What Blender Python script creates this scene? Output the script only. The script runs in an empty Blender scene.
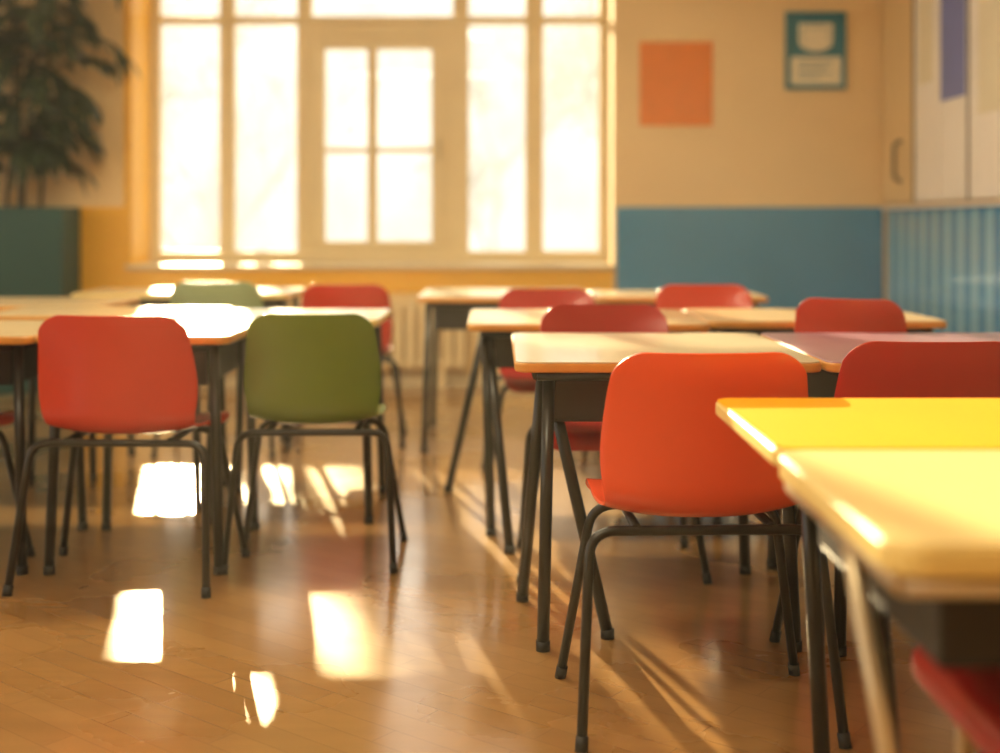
import bpy, bmesh, math, random
from mathutils import Vector, Matrix, Quaternion
random.seed(7)
S = bpy.context.scene
COL = S.collection

# ------------------------------------------------------------ materials
def mat(name, col, rough=.5, spec=.5, metal=0, noise=0, nscale=8, bump=0, bscale=60, coat=0, trans=0):
    m = bpy.data.materials.new(name); m.use_nodes = True
    nt = m.node_tree; b = nt.nodes['Principled BSDF']
    c = (*col, 1)
    b.inputs['Base Color'].default_value = c
    b.inputs['Roughness'].default_value = rough
    b.inputs['Specular IOR Level'].default_value = spec
    b.inputs['Metallic'].default_value = metal
    b.inputs['Coat Weight'].default_value = coat
    b.inputs['Coat Roughness'].default_value = .12
    tc = nt.nodes.new('ShaderNodeTexCoord')
    n = nt.nodes.new('ShaderNodeTexNoise'); n.inputs['Scale'].default_value = nscale; n.inputs['Detail'].default_value = 4
    nt.links.new(tc.outputs['Object'], n.inputs['Vector'])
    r = nt.nodes.new('ShaderNodeValToRGB')
    k = noise
    r.color_ramp.elements[0].position = .3; r.color_ramp.elements[1].position = .7
    r.color_ramp.elements[0].color = (*[x*(1-k) for x in col], 1)
    r.color_ramp.elements[1].color = (*[min(1, x*(1+k)) for x in col], 1)
    nt.links.new(n.outputs['Fac'], r.inputs['Fac'])
    nt.links.new(r.outputs['Color'], b.inputs['Base Color'])
    if bump:
        n2 = nt.nodes.new('ShaderNodeTexNoise'); n2.inputs['Scale'].default_value = bscale
        nt.links.new(tc.outputs['Object'], n2.inputs['Vector'])
        bp = nt.nodes.new('ShaderNodeBump'); bp.inputs['Strength'].default_value = bump; bp.inputs['Distance'].default_value = .002
        nt.links.new(n2.outputs['Fac'], bp.inputs['Height']); nt.links.new(bp.outputs['Normal'], b.inputs['Normal'])
    return m

def srgb(r, g, b):
    f = lambda c: (c/255/12.92) if c/255 <= .04045 else ((c/255+.055)/1.055)**2.4
    return (f(r), f(g), f(b))

M = {}
M['wall'] = mat('wall_cream_paint', srgb(242, 214, 164), .8, noise=.04, nscale=1.5, bump=.2)
M['wall_low'] = mat('wall_lower_paint', srgb(246, 218, 160), .7, noise=.04, nscale=2)
M['yellow'] = mat('yellow_paint', srgb(250, 190, 40), .5, noise=.05, nscale=2)
M['blue'] = mat('blue_panel', srgb(52, 142, 196), .5, noise=.06, nscale=2)
M['bluer'] = mat('blue_ribbed_panel', srgb(64, 145, 202), .16, noise=.06, nscale=2, coat=.8)
M['bluer_glint'] = mat('blue_ribbed_panel_glint', srgb(135, 195, 228), .16, noise=.06, nscale=2, coat=.8)  # paler blue stands in for the vertical glints on the ribs
M['teal'] = mat('teal_panel', srgb(20, 72, 70), .55, noise=.08, nscale=2)
M['ceil'] = mat('ceiling_paint', srgb(240, 230, 205), .9, noise=.02)
M['frame'] = mat('window_frame_paint', srgb(230, 214, 174), .4, noise=.03)
M['white'] = mat('cabinet_white', srgb(250, 248, 244), .3, noise=.03)
M['beige'] = mat('cabinet_beige', srgb(232, 205, 155), .4, noise=.03)
M['lilac'] = mat('poster_lilac', srgb(120, 132, 198), .6, noise=.05)
M['black'] = mat('black_powder_coat', (.009, .008, .007), .28, noise=.1)
M['blacktray'] = mat('black_tray_plastic', (.008, .007, .007), .5, noise=.2)
M['rubber'] = mat('rubber_foot', (.008, .008, .008), .6, noise=.1)
M['steel'] = mat('painted_steel', srgb(190, 175, 145), .3, metal=.6, noise=.05)
M['orange'] = mat('orange_polypropylene', srgb(236, 88, 48), .27, noise=.03, bump=.15, bscale=400, coat=.35)
M['red'] = mat('red_polypropylene', srgb(196, 50, 28), .26, noise=.04, bump=.15, bscale=400, coat=.35)
M['dred'] = mat('crimson_polypropylene', srgb(168, 30, 28), .28, noise=.04, bump=.15, bscale=400, coat=.35)
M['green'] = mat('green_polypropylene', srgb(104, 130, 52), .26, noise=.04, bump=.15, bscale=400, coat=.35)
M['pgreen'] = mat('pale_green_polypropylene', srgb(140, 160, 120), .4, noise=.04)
M['t_cream'] = mat('laminate_cream', srgb(210, 202, 176), .25, noise=.03, nscale=5, coat=.2)
M['t_warm'] = mat('laminate_warm_cream', srgb(234, 212, 150), .4, spec=.3, noise=.03, nscale=5)
M['t_mauve'] = mat('laminate_mauve', srgb(168, 134, 156), .28, noise=.03, nscale=5, coat=.2)
M['t_yellow'] = mat('laminate_yellow', srgb(250, 176, 0), .5, spec=.2, noise=.03, nscale=5)
M['t_tan'] = mat('laminate_tan', srgb(214, 190, 148), .25, noise=.04, nscale=5, coat=.2)
M['edge'] = mat('edge_band_ochre', srgb(205, 145, 60), .45, noise=.1, nscale=20)
M['edge_c'] = mat('edge_band_cream', srgb(228, 204, 130), .4, noise=.05, nscale=20)
M['leaf'] = mat('plant_leaf', srgb(42, 58, 34), .4, noise=.35, nscale=6)
M['bark'] = mat('plant_bark', srgb(70, 54, 36), .8, noise=.3, nscale=20)
M['soil'] = mat('soil', srgb(50, 35, 25), .9, noise=.4, nscale=30)
M['poster'] = mat('poster_orange', srgb(238, 132, 24), .6, noise=.04)
M['paper'] = mat('paper', srgb(238, 232, 208), .7, noise=.03)
M['tealf'] = mat('teal_frame', srgb(45, 124, 148), .4, noise=.05)
M['radiator'] = mat('radiator_enamel', srgb(244, 222, 172), .4, noise=.02)
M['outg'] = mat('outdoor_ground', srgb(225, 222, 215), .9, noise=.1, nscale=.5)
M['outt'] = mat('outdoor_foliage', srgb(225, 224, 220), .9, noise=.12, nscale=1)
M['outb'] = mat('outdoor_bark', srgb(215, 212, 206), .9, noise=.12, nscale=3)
M['outw'] = mat('backdrop_mottle', srgb(228, 228, 225), .9, noise=.22, nscale=.4)  # mottled pale tone for the added backdrop
M['fill_lamp_body'] = mat('fill_lamp_body', srgb(235, 230, 220), .5, noise=.02)  # casing of the added fill lamps

def glass():
    m = bpy.data.materials.new('window_glass'); m.use_nodes = True; nt = m.node_tree
    nt.nodes.clear()
    o = nt.nodes.new('ShaderNodeOutputMaterial'); mx = nt.nodes.new('ShaderNodeMixShader')
    t = nt.nodes.new('ShaderNodeBsdfTransparent'); g = nt.nodes.new('ShaderNodeBsdfGlossy'); g.inputs['Roughness'].default_value = .02
    t.inputs['Color'].default_value = (.98, .98, .97, 1)
    mx.inputs['Fac'].default_value = .03
    nt.links.new(t.outputs[0], mx.inputs[1]); nt.links.new(g.outputs[0], mx.inputs[2]); nt.links.new(mx.outputs[0], o.inputs[0])
    return m
M['glass'] = glass()

def floor_mat():
    m = bpy.data.materials.new('floor_parquet'); m.use_nodes = True; nt = m.node_tree
    b = nt.nodes['Principled BSDF']
    tc = nt.nodes.new('ShaderNodeTexCoord')
    mp = nt.nodes.new('ShaderNodeMapping'); mp.inputs['Rotation'].default_value = (0, 0, math.radians(38))
    nt.links.new(tc.outputs['Object'], mp.inputs['Vector'])
    br = nt.nodes.new('ShaderNodeTexBrick')
    br.inputs['Scale'].default_value = 1; br.inputs['Brick Width'].default_value = .5; br.inputs['Row Height'].default_value = .07
    br.inputs['Mortar Size'].default_value = .0012; br.inputs['Mortar Smooth'].default_value = .5
    br.inputs['Color1'].default_value = (*srgb(184, 142, 90), 1); br.inputs['Color2'].default_value = (*srgb(170, 129, 79), 1)
    br.inputs['Mortar'].default_value = (*srgb(140, 102, 62), 1)
    nt.links.new(mp.outputs[0], br.inputs['Vector'])
    n = nt.nodes.new('ShaderNodeTexNoise'); n.inputs['Scale'].default_value = 3; n.inputs['Detail'].default_value = 8
    m2 = nt.nodes.new('ShaderNodeMapping'); m2.inputs['Rotation'].default_value = (0, 0, math.radians(38)); m2.inputs['Scale'].default_value = (1, 9, 1)
    nt.links.new(tc.outputs['Object'], m2.inputs['Vector']); nt.links.new(m2.outputs[0], n.inputs['Vector'])
    mx = nt.nodes.new('ShaderNodeMix'); mx.data_type = 'RGBA'; mx.blend_type = 'MULTIPLY'; mx.inputs[0].default_value = .35
    nt.links.new(br.outputs['Color'], mx.inputs[6])
    hs = nt.nodes.new('ShaderNodeRGBToBW'); nt.links.new(n.outputs['Color'], hs.inputs[0]); nt.links.new(hs.outputs[0], mx.inputs[7])
    nt.links.new(mx.outputs[2], b.inputs['Base Color'])
    n3 = nt.nodes.new('ShaderNodeTexNoise'); n3.inputs['Scale'].default_value = 1.6; n3.inputs['Detail'].default_value = 5
    nt.links.new(tc.outputs['Object'], n3.inputs['Vector'])
    mr = nt.nodes.new('ShaderNodeMapRange'); mr.inputs['From Min'].default_value = .3; mr.inputs['From Max'].default_value = .7
    mr.inputs['To Min'].default_value = .22; mr.inputs['To Max'].default_value = .36
    nt.links.new(n3.outputs['Fac'], mr.inputs['Value']); nt.links.new(mr.outputs[0], b.inputs['Roughness'])
    b.inputs['Coat Weight'].default_value = 1; b.inputs['Coat IOR'].default_value = 1.6
    b.inputs['Coat Tint'].default_value = (1, .95, .82, 1)
    mr2 = nt.nodes.new('ShaderNodeMapRange'); mr2.inputs['From Min'].default_value = .3; mr2.inputs['From Max'].default_value = .7
    mr2.inputs['To Min'].default_value = .12; mr2.inputs['To Max'].default_value = .22
    nt.links.new(n3.outputs['Fac'], mr2.inputs['Value']); nt.links.new(mr2.outputs[0], b.inputs['Coat Roughness'])
    bp = nt.nodes.new('ShaderNodeBump'); bp.inputs['Strength'].default_value = .22; bp.inputs['Distance'].default_value = .001
    nt.links.new(n.outputs['Fac'], bp.inputs['Height']); nt.links.new(bp.outputs['Normal'], b.inputs['Normal'])
    nt.links.new(bp.outputs['Normal'], b.inputs['Coat Normal'])
    return m
M['floor'] = floor_mat()

# ------------------------------------------------------------ mesh helpers
def obj(name, me, parent=None, mats=None, smooth=False):
    o = bpy.data.objects.new(name, me); COL.objects.link(o)
    if mats:
        for m in mats: me.materials.append(m)
    if smooth:
        for p in me.polygons: p.use_smooth = True
    if parent: o.parent = parent
    return o

def empty(name, loc=(0, 0, 0), yaw=0):
    e = bpy.data.objects.new(name, None); COL.objects.link(e)
    e.location = loc; e.rotation_euler = (0, 0, math.radians(yaw)); e.empty_display_size = .2
    return e

def bm_box(bm, x0, x1, y0, y1, z0, z1, mi=0):
    vs = [bm.verts.new(p) for p in [(x0,y0,z0),(x1,y0,z0),(x1,y1,z0),(x0,y1,z0),(x0,y0,z1),(x1,y0,z1),(x1,y1,z1),(x0,y1,z1)]]
    for f in [(3,2,1,0),(4,5,6,7),(0,1,5,4),(1,2,6,5),(2,3,7,6),(3,0,4,7)]:
        fc = bm.faces.new([vs[i] for i in f]); fc.material_index = mi

def boxes(name, lst, mats, parent=None, bevel=0):
    """lst of (x0,x1,y0,y1,z0,z1[,mi])"""
    bm = bmesh.new()
    for b in lst: bm_box(bm, *b)
    me = bpy.data.meshes.new(name); bm.to_mesh(me); bm.free()
    o = obj(name, me, parent, mats if isinstance(mats, list) else [mats])
    if bevel:
        md = o.modifiers.new('bevel', 'BEVEL'); md.width = bevel; md.segments = 3; md.limit_method = 'ANGLE'
    return o

def round_path(pts, rad, seg=7):
    pts = [Vector(p) for p in pts]; out = [pts[0]]
    for i in range(1, len(pts)-1):
        a, b, c = pts[i-1], pts[i], pts[i+1]
        d1 = (a-b); d2 = (c-b); r = min(rad, d1.length*.49, d2.length*.49)
        p, q = b+d1.normalized()*r, b+d2.normalized()*r
        for k in range(seg+1):
            t = k/seg; out.append((1-t)**2*p+2*t*(1-t)*b+t*t*q)
    out.append(pts[-1]); return out

def bm_tube(bm, pts, r, n=12, mi=0, r1=None):
    pts = [Vector(p) for p in pts]; rings = []
    t = (pts[1]-pts[0]).normalized()
    up = Vector((0, 0, 1)) if abs(t.z) < .9 else Vector((1, 0, 0))
    nrm = t.cross(up).normalized()
    for i, p in enumerate(pts):
        if i == 0: tt = (pts[1]-pts[0]).normalized()
        elif i == len(pts)-1: tt = (pts[-1]-pts[-2]).normalized()
        else: tt = ((pts[i+1]-p).normalized()+(p-pts[i-1]).normalized()).normalized()
        nrm = (nrm - tt*nrm.dot(tt)).normalized(); bn = tt.cross(nrm)
        rr = r if r1 is None else r+(r1-r)*i/(len(pts)-1)
        rings.append([bm.verts.new(p+rr*(math.cos(a)*nrm+math.sin(a)*bn)) for a in [2*math.pi*k/n for k in range(n)]])
    for a, b in zip(rings, rings[1:]):
        for k in range(n):
            f = bm.faces.new([a[k], a[(k+1) % n], b[(k+1) % n], b[k]]); f.smooth = True; f.material_index = mi
    f = bm.faces.new(list(reversed(rings[0]))); f.material_index = mi
    f = bm.faces.new(rings[-1]); f.material_index = mi

# ------------------------------------------------------------ chair
def catmull(P, n):
    out = []
    Q = [2*Vector(P[0])-Vector(P[1])]+[Vector(p) for p in P]+[2*Vector(P[-1])-Vector(P[-2])]
    for i in range(1, len(Q)-2):
        for k in range(n):
            t = k/n; a, b, c, d = Q[i-1], Q[i], Q[i+1], Q[i+2]
            out.append(.5*((2*b)+(-a+c)*t+(2*a-5*b+4*c-d)*t*t+(-a+3*b-3*c+d)*t**3))
    out.append(Vector(P[-1])); return out

def shell_mesh():
    # columns: y, z, halfwidth, wrap(forward/up curl at edges)
    P = [(.395,.398,.200,.0),(.385,.425,.204,.0),(.35,.441,.208,.006),(.25,.440,.212,.015),(.13,.432,.213,.022),(.05,.432,.206,.028),
         (.005,.448,.203,.030),(-.020,.485,.207,.032),(-.030,.54,.214,.036),(-.038,.60,.214,.038),(-.050,.68,.206,.034),(-.062,.735,.198,.028),(-.070,.782,.190,.024)]
    pts = catmull([Vector(p) for p in P], 6)
    L = [0]
    for a, b in zip(pts, pts[1:]): L.append(L[-1]+math.hypot(b[0]-a[0], b[1]-a[1]))
    T = L[-1]
    def at(s):
        s = max(0, min(T, s))
        for i in range(len(L)-1):
            if L[i+1] >= s:
                t = (s-L[i])/(L[i+1]-L[i]+1e-9); return pts[i].lerp(pts[i+1], t)
        return pts[-1]
    R = .062; R0 = .045
    ss = [R0*(1-math.cos(a*math.pi/2/8)) for a in range(9)]
    n = 46; ss += [R0+(T-R-R0)*i/n for i in range(1, n)]
    ss += [T-R*(1-math.sin(a*math.pi/2/9)) for a in range(10)]
    bm = bmesh.new(); rows = []; NU = 22
    for s in ss:
        y, z, w, c = at(s)
        e = .001
        if s < R0: w = w-R0+math.sqrt(max(0, R0**2-(R0-s)**2))+e
        if s > T-R: w = w-R+math.sqrt(max(0, R**2-(s-(T-R))**2))+e
        p1 = at(min(T, s+.004)); p0 = at(max(0, s-.004))
        tan = Vector((0, p1[0]-p0[0], p1[1]-p0[1])).normalized()
        nrm = Vector((0, tan.z, -tan.y))
        row = []
        for k in range(NU+1):
            u = -1+2*k/NU; u = math.sin(u*math.pi/2)*.35+u*.65
            x = u*w; q = abs(x)/.214
            off = c*(q**2.4)
            row.append(bm.verts.new(Vector((x, y, z))+nrm*off))
        rows.append(row)
    for a, b in zip(rows, rows[1:]):
        for k in range(NU):
            bm.faces.new([a[k], a[k+1], b[k+1], b[k]])
    bmesh.ops.recalc_face_normals(bm, faces=bm.faces)
    for f in bm.faces: f.smooth = True
    me = bpy.data.meshes.new('shell'); bm.to_mesh(me); bm.free(); return me

def frame_mesh():
    bm = bmesh.new(); r = .0108
    zt = .412
    bm_tube(bm, round_path([(-.262,-.085,.012),(-.236,.005,zt),(.236,.005,zt),(.262,-.085,.012)], .055), r)
    bm_tube(bm, round_path([(-.270,.315,.012),(-.205,.245,zt),(.205,.245,zt),(.270,.315,.012)], .055), r)
    for s in (-1, 1):
        bm_tube(bm, [(s*.14,-.0,zt+.006),(s*.14,.29,zt+.006)], r*.9)
        bm_tube(bm, [(s*.14,.29,zt+.006),(s*.14,.33,zt+.012)], r*.9)
    me = bpy.data.meshes.new('leg_frame'); bm.to_mesh(me); bm.free(); me.materials.append(M['black']); return me
def caps_mesh():
    bm = bmesh.new()
    for s in (-1, 1):
        bm_tube(bm, [(s*.263,-.088,0),(s*.2605,-.081,.028)], .013)
        bm_tube(bm, [(s*.271,.317,0),(s*.2665,.311,.028)], .013)
    me = bpy.data.meshes.new('foot_caps'); bm.to_mesh(me); bm.free(); me.materials.append(M['rubber']); return me
FR, CP = frame_mesh(), caps_mesh()
SH = {}
def chair(x, y, yaw, color, sc=1.0, sx=1.0):
    if color not in SH:
        me = shell_mesh(); me.materials.append(M[color]); SH[color] = me
    e = empty('school_chair', (x, y, 0), yaw); e.scale = (sx, sx, sc)
    s = obj('seat_shell', SH[color], e)
    md = s.modifiers.new('thick', 'SOLIDIFY'); md.thickness = .007; md.offset = 0
    b = s.modifiers.new('bev', 'BEVEL'); b.width = .0025; b.segments = 2; b.limit_method = 'ANGLE'; b.angle_limit = math.radians(50)
    obj('leg_frame', FR, e); obj('foot_caps', CP, e)
    return e

# ------------------------------------------------------------ table
def rrect(hx, hy, r, seg=8):
    out = []
    for cx, cy, a0 in [(hx-r, hy-r, 0), (-hx+r, hy-r, 90), (-hx+r, -hy+r, 180), (hx-r, -hy+r, 270)]:
        for k in range(seg+1):
            a = math.radians(a0+90*k/seg); out.append((cx+r*math.cos(a), cy+r*math.sin(a)))
    return out
def slab(name, hx, hy, r, z0, z1, m, parent, bev=.0015):
    bm = bmesh.new(); P = rrect(hx, hy, r)
    lo = [bm.verts.new((x, y, z0)) for x, y in P]; hi = [bm.verts.new((x, y, z1)) for x, y in P]
    bm.faces.new(list(reversed(lo))); bm.faces.new(hi); n = len(P)
    for k in range(n): bm.faces.new([lo[k], lo[(k+1) % n], hi[(k+1) % n], hi[k]])
    me = bpy.data.meshes.new(name); bm.to_mesh(me); bm.free()
    o = obj(name, me, parent, [m]); md = o.modifiers.new('b', 'BEVEL'); md.width = bev; md.segments = 3; md.limit_method = 'ANGLE'; md.angle_limit = math.radians(40)
    return o
def table(x0, x1, y0, y1, top, edge='edge', h=.71, legs=None, tray=True, legmat='black', r=.035, th=.026, lr=.0155, inset=.055, trayd=.13, trayx=None):
    cx, cy = (x0+x1)/2, (y0+y1)/2; hx, hy = (x1-x0)/2, (y1-y0)/2
    e = empty('school_table', (cx, cy, 0))
    slab('edge_band', hx, hy, r, h-th, h-.003, M[edge], e, .006)
    slab('table_top', hx-.003, hy-.003, r, h-.004, h, M[top], e)
    bm = bmesh.new(); zt = h-th
    ix, iy = hx-inset, hy-inset
    for a, b in [((-ix,-iy),(ix,-iy)),((ix,-iy),(ix,iy)),((ix,iy),(-ix,iy)),((-ix,iy),(-ix,-iy))]:
        bm_tube(bm, [(a[0],a[1],zt-.013),(b[0],b[1],zt-.013)], .012, 8)
    if legs is None:
        legs = [((sx*ix, sy*iy), (sx*(ix+.02), sy*(iy+.02))) for sx in (-1, 1) for sy in (-1, 1)]
    else:
        legs = [((a[0]-cx, a[1]-cy), (b[0]-cx, b[1]-cy)) for a, b in legs]
    for a, b in legs:
        bm_tube(bm, [(a[0], a[1], zt-.005), (b[0], b[1], .012)], lr, 14)
    me = bpy.data.meshes.new('leg_frame'); bm.to_mesh(me); bm.free(); obj('leg_frame', me, e, [M[legmat]])
    bm = bmesh.new()
    for a, b in legs: bm_tube(bm, [(b[0], b[1], 0), (b[0], b[1], .024)], lr+.002, 12)
    me = bpy.data.meshes.new('foot_caps'); bm.to_mesh(me); bm.free(); obj('foot_caps', me, e, [M['rubber']])
    if tray:
        tx, ty = ix-.03, iy-.03; z0, z1 = zt-trayd, zt-.001; w = .006
        if inset < .03: ty = iy
        l = -tx if trayx is None else trayx-cx
        boxes('book_tray', [(l,tx,-ty,ty,z0,z0+w),(l,l+w,-ty,ty,z0+w,z1),(tx-w,tx,-ty,ty,z0+w,z1),(l+w,tx-w,ty-w,ty,z0+w,z1),(l+w,tx-w,-ty,-ty+w,z0+w,z1-.02)], M['blacktray'], e, .002)
    return e

# ------------------------------------------------------------ room shell
BW = 8.07; WY = 8.54; RX = 2.5; LX = -4.3; NY = -2.2; CH = 3.05
boxes('floor', [(LX-.2, RX+.2, NY-.2, WY+.1, -.12, 0)], M['floor'])
ceil_o = boxes('ceiling', [(LX-.2, RX+.2, NY-.2, WY+.1, CH, CH+.12)], M['ceil'])
WX0, WX1, SZ, WT = -2.39, .73, .775, 2.93
boxes('wall_back', [
    (LX-.2, WX0, BW, WY+.08, 0, CH, 0), (WX1, RX+.2, BW, WY+.08, 0, CH, 0),
    (WX0, WX1, BW, WY+.08, 0, SZ, 1), (WX0, WX1, BW, WY+.08, WT, CH, 0)], [M['wall'], M['wall_low']])
boxes('wall_right', [(RX, RX+.2, NY-.2, BW, 0, CH)], M['wall'])
segs = [(-1.4, .4), (.9, 2.7), (3.2, 5.0), (5.5, 7.0)]
ww = []; prev = NY-.2
for a, b in segs:
    ww.append((LX-.2, LX, prev, a, 0, CH)); prev = b
    ww.append((LX-.2, LX, a, b, 0, .85)); ww.append((LX-.2, LX, a, b, 2.7, CH))
ww.append((LX-.2, LX, prev, BW, 0, CH))
boxes('wall_left', ww, M['wall'])
boxes('wall_front', [(LX, RX, NY-.2, NY, 0, CH)], M['wall'])
for i, (a, b) in enumerate(segs):
    fr = []; x0, x1 = LX-.14, LX-.08; t = .06
    fr += [(x0,x1,a,a+t,.85,2.7),(x0,x1,b-t,b,.85,2.7),(x0,x1,a+t,b-t,.85,.91),(x0,x1,a+t,b-t,2.64,2.7),(x0,x1,(a+b)/2-t/2,(a+b)/2+t/2,.91,2.64)]
    boxes('window_%d' % (i+2), fr, M['frame'], None, .004)
boxes('trim_1', [(WX0-.0, WX0+.012, BW-.004, WY, SZ, WT), (WX0-.035, WX0, BW-.008, BW, 0.6, CH)], M['yellow'])
boxes('trim_2', [(WX0, WX1, BW-.012, BW, .595, SZ-.028)], M['yellow'])
boxes('trim_3', [(-2.72, WX0-.035, BW-.012, BW, 0, 1.15)], M['yellow'])
boxes('trim_4', [(WX0-.02, WX1+.0, BW-.045, WY, SZ-.028, SZ+.002)], M['frame'], None, .006)
boxes('trim_5', [(WX1+.02, RX-.03, BW-.014, BW, .0, 1.15)], M['blue'], None, .002)
boxes('trim_7', [(LX, -2.72, BW-.012, BW, 0, 1.15)], M['teal'])
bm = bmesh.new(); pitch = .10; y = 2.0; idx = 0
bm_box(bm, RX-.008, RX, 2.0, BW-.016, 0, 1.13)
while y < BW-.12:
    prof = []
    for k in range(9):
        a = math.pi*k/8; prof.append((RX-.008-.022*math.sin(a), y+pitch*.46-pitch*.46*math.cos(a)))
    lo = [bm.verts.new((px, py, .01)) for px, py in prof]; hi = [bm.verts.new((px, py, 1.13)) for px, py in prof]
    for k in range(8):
        f = bm.faces.new([lo[k], hi[k], hi[k+1], lo[k+1]]); f.smooth = True; f.material_index = idx % 2  # every second rib takes the painted glint colour
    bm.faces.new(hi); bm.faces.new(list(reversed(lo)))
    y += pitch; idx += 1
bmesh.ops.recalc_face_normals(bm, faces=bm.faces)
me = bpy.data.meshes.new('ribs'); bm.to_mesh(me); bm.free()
obj('trim_6', me, None, [M['bluer'], M['bluer_glint']])
boxes('trim_8', [(RX-.045, RX, 2.0, BW-.016, 1.132, 1.152)], M['white'], None, .004)  # top trim, its white stands in for a highlight line
boxes('baseboard_back', [(WX0, WX1, BW-.014, BW, 0, .08)], M['frame'], None, .003)
boxes('baseboard_left', [(LX, LX+.014, NY, BW-.02, 0, .08)], M['frame'], None, .003)

# ------------------------------------------------------------ main window
def wx(p): return (p-500)*.006832
def wz(p): return 1.04+(224-p)*.006832
def window_main():
    e = empty('window_1', (0, WY, 0))
    y0, y1 = -.05, .02
    L = []
    top = WT-.0; bot = SZ+.003
    xl, xr = wx(150), WX1-.003
    def V(a, b, za, zb, dy=0): L.append((a, b, y0+dy, y1, za, zb))
    zb = wz(251); zt = wz(25)
    V(xl, wx(162), bot, top); V(wx(598), xr, bot, top)
    V(wx(221), wx(236), zb, zt); V(wx(525), wx(543), zb, zt)
    V(wx(298), wx(326), wz(241), zt, -.012); V(wx(432), wx(469), wz(241), zt, -.012)
    L.append((wx(162), wx(298), y0, y1, bot, zb)); L.append((wx(469), wx(598), y0, y1, bot, zb))
    L.append((wx(298), wx(469), y0-.012, y1, bot, wz(241)))
    L.append((wx(162), wx(598), y0-.02, y1+.01, zt, zt+.05))
    L.append((wx(326), wx(432), y0-.012, y1, wz(50), zt))
    L.append((wx(368), wx(378), y0-.004, y1-.002, wz(241), wz(50)))
    L.append((wx(326), wx(368), y0, y1-.004, wz(153), wz(148))); L.append((wx(378), wx(432), y0, y1-.004, wz(153), wz(148)))
    zu = zt+.05
    for a, b in [(221,236),(298,313),(453,469),(525,543)]: V(wx(a), wx(b), zu, top-.05)
    L.append((wx(162), wx(598), y0, y1, top-.05, top))
    boxes('frame_bars', L, M['frame'], e, .006)
    Q = []
    a, b, c, d = wx(308), wx(446), wz(247), wz(36); t = .012
    Q += [(a,a+t,y0-.03,y0-.012,c,d),(b-t,b,y0-.03,y0-.012,c,d),(a+t,b-t,y0-.03,y0-.012,c,c+t),(a+t,b-t,y0-.03,y0-.012,d-t,d)]
    boxes('sash_moulding', Q, M['frame'], e, .003)
    boxes('glass_pane', [(xl+.02, xr-.02, .0, .004, bot+.02, top-.02)], M['glass'], e)
    bm = bmesh.new(); bm_tube(bm, [(wx(440), y0-.05, wz(160)), (wx(440), y0-.05, wz(140))], .008)
    bm_tube(bm, [(wx(440), y0-.012, wz(150)), (wx(440), y0-.05, wz(150))], .007)
    me = bpy.data.meshes.new('h'); bm.to_mesh(me); bm.free(); obj('handle', me, e, [M['steel']])
window_main()

rad = empty('radiator', (-1.15, BW-.09, 0))
L = []
for i in range(24):
    x = -.95+i*.079; L.append((x, x+.062, -.045, .045, .12, .55))
L.append((-.95, .93, -.03, .03, .14, .17)); L.append((-.95, .93, -.03, .03, .50, .53))
boxes('radiator_columns', L, M['radiator'], rad, .014)
boxes('radiator_feet', [(-.8,-.76,-.03,.03,0,.14),(.76,.8,-.03,.03,0,.14)], M['radiator'], rad)

def bx(p): return (p-500)*BW/1250
def bz(p): return 1.04+(224-p)*BW/1250
p = empty('orange_wall_poster', (bx(676), BW-.002, bz(84)))
hx, hz = .235, .272
boxes('sheet', [(-hx, hx, -.006, -.001, -hz, hz)], M['poster'], p)
boxes('hanging_strips', [(-hx-.005, hx+.005, -.014, -.001, hz-.0, hz+.025), (-hx-.003, hx+.003, -.012, -.001, -hz-.012, -hz)], M['wall_low'], p, .002)
p = empty('framed_certificate', (bx(815), BW-.002, bz(51)))
hx, hz = .195, .25
boxes('picture_frame', [(-hx,hx,-.028,0,hz-.03,hz),(-hx,hx,-.028,0,-hz,-hz+.03),(-hx,-hx+.03,-.028,0,-hz+.03,hz-.03),(hx-.03,hx,-.028,0,-hz+.03,hz-.03)], M['tealf'], p, .003)
boxes('backing', [(-hx+.03,hx-.03,-.012,-.001,-hz+.03,hz-.03)], M['tealf'], p)
boxes('lower_sheet', [(-hx+.03,hx-.03,-.016,-.012,-hz+.03,-.04)], M['paper'], p)
boxes('printed_text', [(-.11,.11,-.0175,-.016,-.085,-.075),(-.11,.07,-.0175,-.016,-.115,-.107),(-.11,.10,-.0175,-.016,-.145,-.137),(-.11,.03,-.0175,-.016,-.175,-.167)], M['tealf'], p)
bm = bmesh.new()
pts = [(-.11, .175), (.11, .175)]+[(.11*math.cos(a), .06+.065*math.sin(a)) for a in [-.0-math.pi*k/12 for k in range(13)]]
f = bm.faces.new([bm.verts.new((x, -.0165, z)) for x, z in pts]); bmesh.ops.recalc_face_normals(bm, faces=bm.faces)
me = bpy.data.meshes.new('emblem'); bm.to_mesh(me); bm.free(); obj('emblem', me, p, [M['paper']])
boxes('emblem_border', [(-.085,.085,-.0175,-.0165,.145,.150),(-.085,-.08,-.0175,-.0165,.06,.145),(.08,.085,-.0175,-.0165,.06,.145)], M['tealf'], p)

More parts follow.
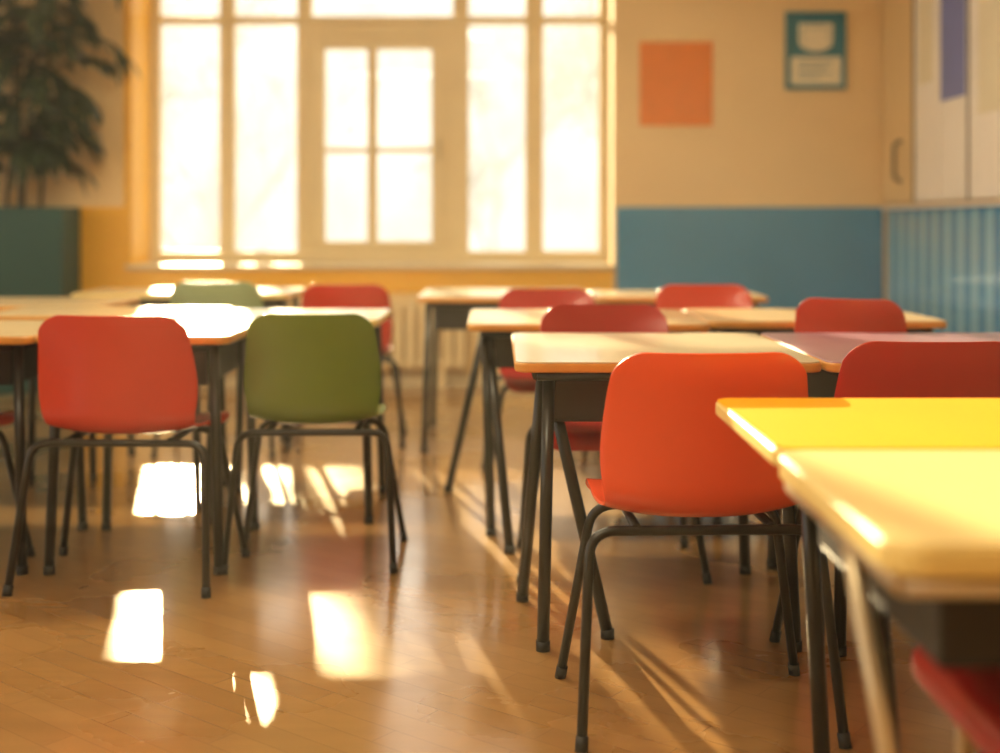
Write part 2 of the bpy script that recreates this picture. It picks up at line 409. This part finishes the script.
cab = empty('wall_cabinet', (RX, 0, 0))
boxes('carcass', [(-.022, -.001, 3.6, BW-.03, 1.165, 2.85)], M['beige'], cab)
def door(n, y0, y1, m, x=-.022):
    boxes(n, [(x-.018, x, y0+.006, y1-.006, 1.17, 2.84)], m, cab, .004)
door('cabinet_door_1', 7.44, BW-.035, M['beige'])
door('cabinet_door_2', 6.98, 7.40, M['white'], -.03); door('cabinet_door_3', 6.56, 6.97, M['white'], -.03); door('cabinet_door_4', 5.7, 6.54, M['white'], -.03)
door('cabinet_door_5', 4.7, 5.69, M['white'], -.03); door('cabinet_door_6', 3.6, 4.69, M['white'], -.03)
boxes('lilac_notice', [(-.0505,-.0485,6.58,6.95,1.72,2.8)], M['lilac'], cab)
boxes('notice_sheets', [(-.0505,-.0485,7.08,7.32,1.85,2.35),(-.0505,-.0485,6.0,6.4,1.6,2.2)], M['paper'], cab)
boxes('dark_gap', [(-.05,-.023,7.402,7.425,1.17,2.84),(-.05,-.023,6.545,6.56,1.17,2.84)], M['black'], cab)
bm = bmesh.new(); bm_tube(bm, round_path([(-.04,7.66,1.30),(-.085,7.66,1.32),(-.085,7.66,1.53),(-.04,7.66,1.55)], .03), .010)
me = bpy.data.meshes.new('handle'); bm.to_mesh(me); bm.free(); obj('handle', me, cab, [M['black']])

# ------------------------------------------------------------ tables
table(.035, .775, 2.985, 3.80, 't_cream', legs=[((.12,3.06),(.105,3.05)), ((.11,3.18),(.062,3.45)), ((.115,3.10),(.27,3.14)), ((.69,3.06),(.72,3.05)), ((.70,3.7),(.73,3.72))])
table(.785, 1.90, 2.985, 3.80, 't_mauve')
table(.405, 1.52, 1.84, 2.375, 't_yellow', edge='edge_c', r=.03, th=.03, legs=[((.56,1.92),(.62,1.92)), ((.56,2.3),(.60,2.32)), ((1.44,1.92),(1.46,1.9)), ((1.44,2.3),(1.46,2.32))], inset=.1)
table(.400, .935, 1.285, 1.83, 't_warm', edge='edge_c', legs=[((.426,1.53),(.535,1.50)), ((.66,1.76),(.66,1.79)), ((.88,1.34),(.90,1.32)), ((.88,1.76),(.90,1.79))], legmat='steel', r=.045, th=.036, lr=.0125, inset=.022, trayd=.10, trayx=.46)
table(-.11, .70, 4.13, 4.86, 't_tan', legs=[((-.05,4.2),(-.03,4.18)), ((-.04,4.25),(.03,3.95)), ((-.05,4.78),(-.2,4.85)), ((.64,4.2),(.66,4.18)), ((.64,4.8),(.66,4.82))])
table(.71, 1.53, 4.25, 4.90, 't_tan')
table(-.38, .42, 5.65, 6.45, 't_cream'); table(.43, 1.22, 5.65, 6.25, 't_tan')
table(-1.375, -.80, 3.68, 4.29, 't_cream'); table(-2.3, -1.385, 3.68, 4.29, 't_tan')
table(-1.05, -.42, 4.31, 4.88, 't_cream', edge='edge_c'); table(-1.9,-1.06,4.5,5.0,'t_tan')
table(-2.95, -1.62, 5.05, 5.65, 't_tan')
table(-2.05, -1.0, 5.95, 6.5, 't_tan', edge='edge_c')

# ------------------------------------------------------------ chairs
chair(.42, 2.56, 2, 'orange', 1, 1.0)
chair(.955, 2.80, 0, 'dred')
chair(.33, 3.93, 180, 'dred')
chair(1.145, 4.08, -24, 'red', 1.02, .86)
chair(.20, 5.22, 184, 'dred', .98)
chair(.86, 5.25, 178, 'red')
chair(-1.095, 3.58, -2, 'red', 1, 1.07)
chair(-.57, 3.80, 1, 'green', .985, .96)
chair(-1.74, 3.60, 0, 'dred')
chair(-.72, 5.85, 4, 'red', .97)
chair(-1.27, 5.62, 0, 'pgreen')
chair(.99, 1.62, 90, 'dred', .98)

# ------------------------------------------------------------ planter + plant
pc = empty('teal_planter_cabinet', (-3.23, 7.82, 0))
boxes('cabinet_body', [(-.55,.55,-.17,.17,0,1.09),(-.55,.55,-.17,-.15,1.09,1.145),(-.55,.55,.15,.17,1.09,1.145),(-.55,-.53,-.15,.15,1.09,1.145),(.53,.55,-.15,.15,1.09,1.145)], M['teal'], pc, .004)
boxes('soil', [(-.528,.528,-.148,.148,1.091,1.11)], M['soil'], pc)
pl = empty('indoor_tree', (-3.03, 7.78, 1.112))
bmT = bmesh.new(); bmL = bmesh.new()
random.seed(11)
def leaf(base, d, ln, wd):
    d = d.normalized(); side = d.cross(Vector((0, 0, 1)))
    if side.length < .1: side = Vector((1, 0, 0))
    side = (side.normalized()+Vector((random.uniform(-.5,.5), random.uniform(-.5,.5), random.uniform(-.6,.6)))).normalized()
    n = 6; prev = None; p = base.copy(); dd = d.copy()
    for i in range(n+1):
        t = i/n; w = wd*math.sin(math.pi*min(1, .08+t*.92))**.8
        a = bmL.verts.new(p-side*w/2); b = bmL.verts.new(p+side*w/2)
        if prev: f = bmL.faces.new([prev[0], prev[1], b, a]); f.smooth = True
        prev = (a, b); dd = (dd+Vector((0, 0, -.2))).normalized(); p = p+dd*ln/n
        p.y = min(p.y, .24)
for tr in range(5):
    bx0 = Vector((random.uniform(-.25,.2), random.uniform(-.05,.05), 0))
    trunk = [bx0]; d = Vector((random.uniform(-.12,.12), random.uniform(-.06,.03), 1))
    for i in range(8):
        trunk.append(trunk[-1]+d.normalized()*.2); d += Vector((random.uniform(-.1,.1), random.uniform(-.06,.04), 0))
    bm_tube(bmT, trunk, .014, 7, r1=.007)
    for b in range(17):
        k = random.uniform(1.0, 8); i = min(7, int(k)); st = trunk[i].lerp(trunk[i+1], k-i)
        ang = random.uniform(0, 2*math.pi); dr = Vector((math.cos(ang), .5*math.sin(ang)-.2, random.uniform(.3, 1.0))).normalized()
        path = [st]; ln = random.uniform(.28, .52)
        for j in range(8):
            q = path[-1]+dr*ln/8; q.y = min(q.y, .22); path.append(q); dr = (dr+Vector((0, 0, -.19))).normalized()
        bm_tube(bmT, path, .005, 5, r1=.002)
        for j in range(2, 9):
            for q in range(4):
                o = path[j]; lt = Vector((random.uniform(-1,1), random.uniform(-1,.6), random.uniform(-.6,.4)))
                leaf(o, (path[j]-path[j-1]).normalized()*1.0+lt*.8, random.uniform(.12, .22), random.uniform(.022, .038))
me = bpy.data.meshes.new('branches'); bmT.to_mesh(me); bmT.free(); obj('branches', me, pl, [M['bark']])
me = bpy.data.meshes.new('leaves'); bmL.to_mesh(me); bmL.free(); obj('leaves', me, pl, [M['leaf']])

# ------------------------------------------------------------ outdoors
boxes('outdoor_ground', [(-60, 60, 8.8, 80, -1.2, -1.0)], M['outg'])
boxes('window_backdrop', [(-30, 30, 40, 46, -1.0, 8.3)], M['outw'], None, .05)  # added pale backdrop slab, keeps the panes below full white
def tree(x, y, h, seed, dens=26):
    random.seed(seed); e = empty('garden_tree', (x, y, -1.0)); bt = bmesh.new(); bl = bmesh.new()
    def grow(p, d, ln, r, lv):
        path = [p]
        for i in range(5):
            path.append(path[-1]+d*ln/5); d = (d+Vector((random.uniform(-.15,.15), random.uniform(-.15,.15), random.uniform(-.02,.1)))).normalized()
        bm_tube(bt, path, r, 6, r1=r*.6)
        if lv == 0 or lv == 1:
            for _ in range(dens):
                c = random.choice(path[2:])+Vector([random.gauss(0, .28) for _ in range(3)])
                n = Vector([random.gauss(0, 1) for _ in range(3)]).normalized(); t = n.orthogonal().normalized(); b = n.cross(t); s = random.uniform(.05, .12)
                bl.faces.new([bl.verts.new(c+t*s), bl.verts.new(c+b*s*.6), bl.verts.new(c-t*s), bl.verts.new(c-b*s*.6)])
        if lv > 0:
            for _ in range(4):
                nd = (d*.8+Vector([random.uniform(-.9,.9), random.uniform(-.9,.9), random.uniform(-.1,.6)])).normalized()
                grow(random.choice(path[2:]), nd, ln*.62, r*.5, lv-1)
    grow(Vector((0,0,0)), Vector((0,0,1)), h*.45, .10, 3)
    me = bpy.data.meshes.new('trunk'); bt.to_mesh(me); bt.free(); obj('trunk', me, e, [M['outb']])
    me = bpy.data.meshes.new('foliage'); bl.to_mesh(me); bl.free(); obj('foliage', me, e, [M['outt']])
tree(-7.6, 24, 7.0, 1); tree(-.2, 24, 7, 2); tree(2.6, 20, 7, 3); tree(-11, 24, 8, 4)
tree(-3.5, 15.5, 6.2, 9, 7)  # extra tree added in the sun's path to dapple the floor patches

# ------------------------------------------------------------ light
az, el = math.radians(14), math.radians(15.7)
d = Vector((math.sin(az)*math.cos(el), -math.cos(az)*math.cos(el), -math.sin(el)))
sl = bpy.data.lights.new('sun', 'SUN'); sl.energy = 15; sl.color = (1, .78, .44); sl.angle = math.radians(.7)
so = bpy.data.objects.new('sun', sl); COL.objects.link(so); so.rotation_euler = d.to_track_quat('-Z', 'Y').to_euler(); so.location = (-4, 20, 9)
w = bpy.data.worlds.new('World'); S.world = w; w.use_nodes = True
bg = w.node_tree.nodes['Background']; bg.inputs[0].default_value = (1, .95, .84, 1); bg.inputs[1].default_value = 2.0
for i, (x, y) in enumerate([(-1.0, .8), (-1.0, 4.2)]):
    e = empty('fill_lamp', (x, y, CH))  # added fill lamps, unseen above the view, to brighten the room
    boxes('fill_lamp_housing', [(-.92,.92,-.17,.17,-.06,-.001)], M['fill_lamp_body'], e, .006)
    l = bpy.data.lights.new('fill_light', 'AREA'); l.shape = 'RECTANGLE'; l.size = 1.8; l.size_y = .3; l.energy = (58, 82)[i]; l.color = (1, .84, .54)
    lo = bpy.data.objects.new('fill_light', l); COL.objects.link(lo); lo.parent = e; lo.location = (0, 0, -.07)

# added haze volume for window glow and lifted blacks
hz_m = bpy.data.materials.new('haze_volume'); hz_m.use_nodes = True; nt = hz_m.node_tree; nt.nodes.clear()
vo = nt.nodes.new('ShaderNodeOutputMaterial'); vs = nt.nodes.new('ShaderNodeVolumeScatter')
vs.inputs['Density'].default_value = .008; vs.inputs['Anisotropy'].default_value = .35; vs.inputs['Color'].default_value = (1, .92, .76, 1)
nt.links.new(vs.outputs[0], vo.inputs['Volume'])
boxes('air_haze', [(LX+.02, RX-.06, NY+.02, 6.95, .001, CH-.08)], hz_m, ceil_o)

# ------------------------------------------------------------ camera
cam = bpy.data.cameras.new('camera'); co = bpy.data.objects.new('camera', cam); COL.objects.link(co)
co.location = (0, 0, 1.04); co.rotation_euler = (math.radians(90), 0, 0)
cam.sensor_width = 36; cam.lens = 45; cam.shift_y = -.1525
cam.dof.use_dof = True; cam.dof.focus_distance = 2.8; cam.dof.aperture_fstop = 1.3
S.camera = co
S.view_settings.view_transform = 'Standard'
S.view_settings.look = 'None'
S.view_settings.exposure = .12
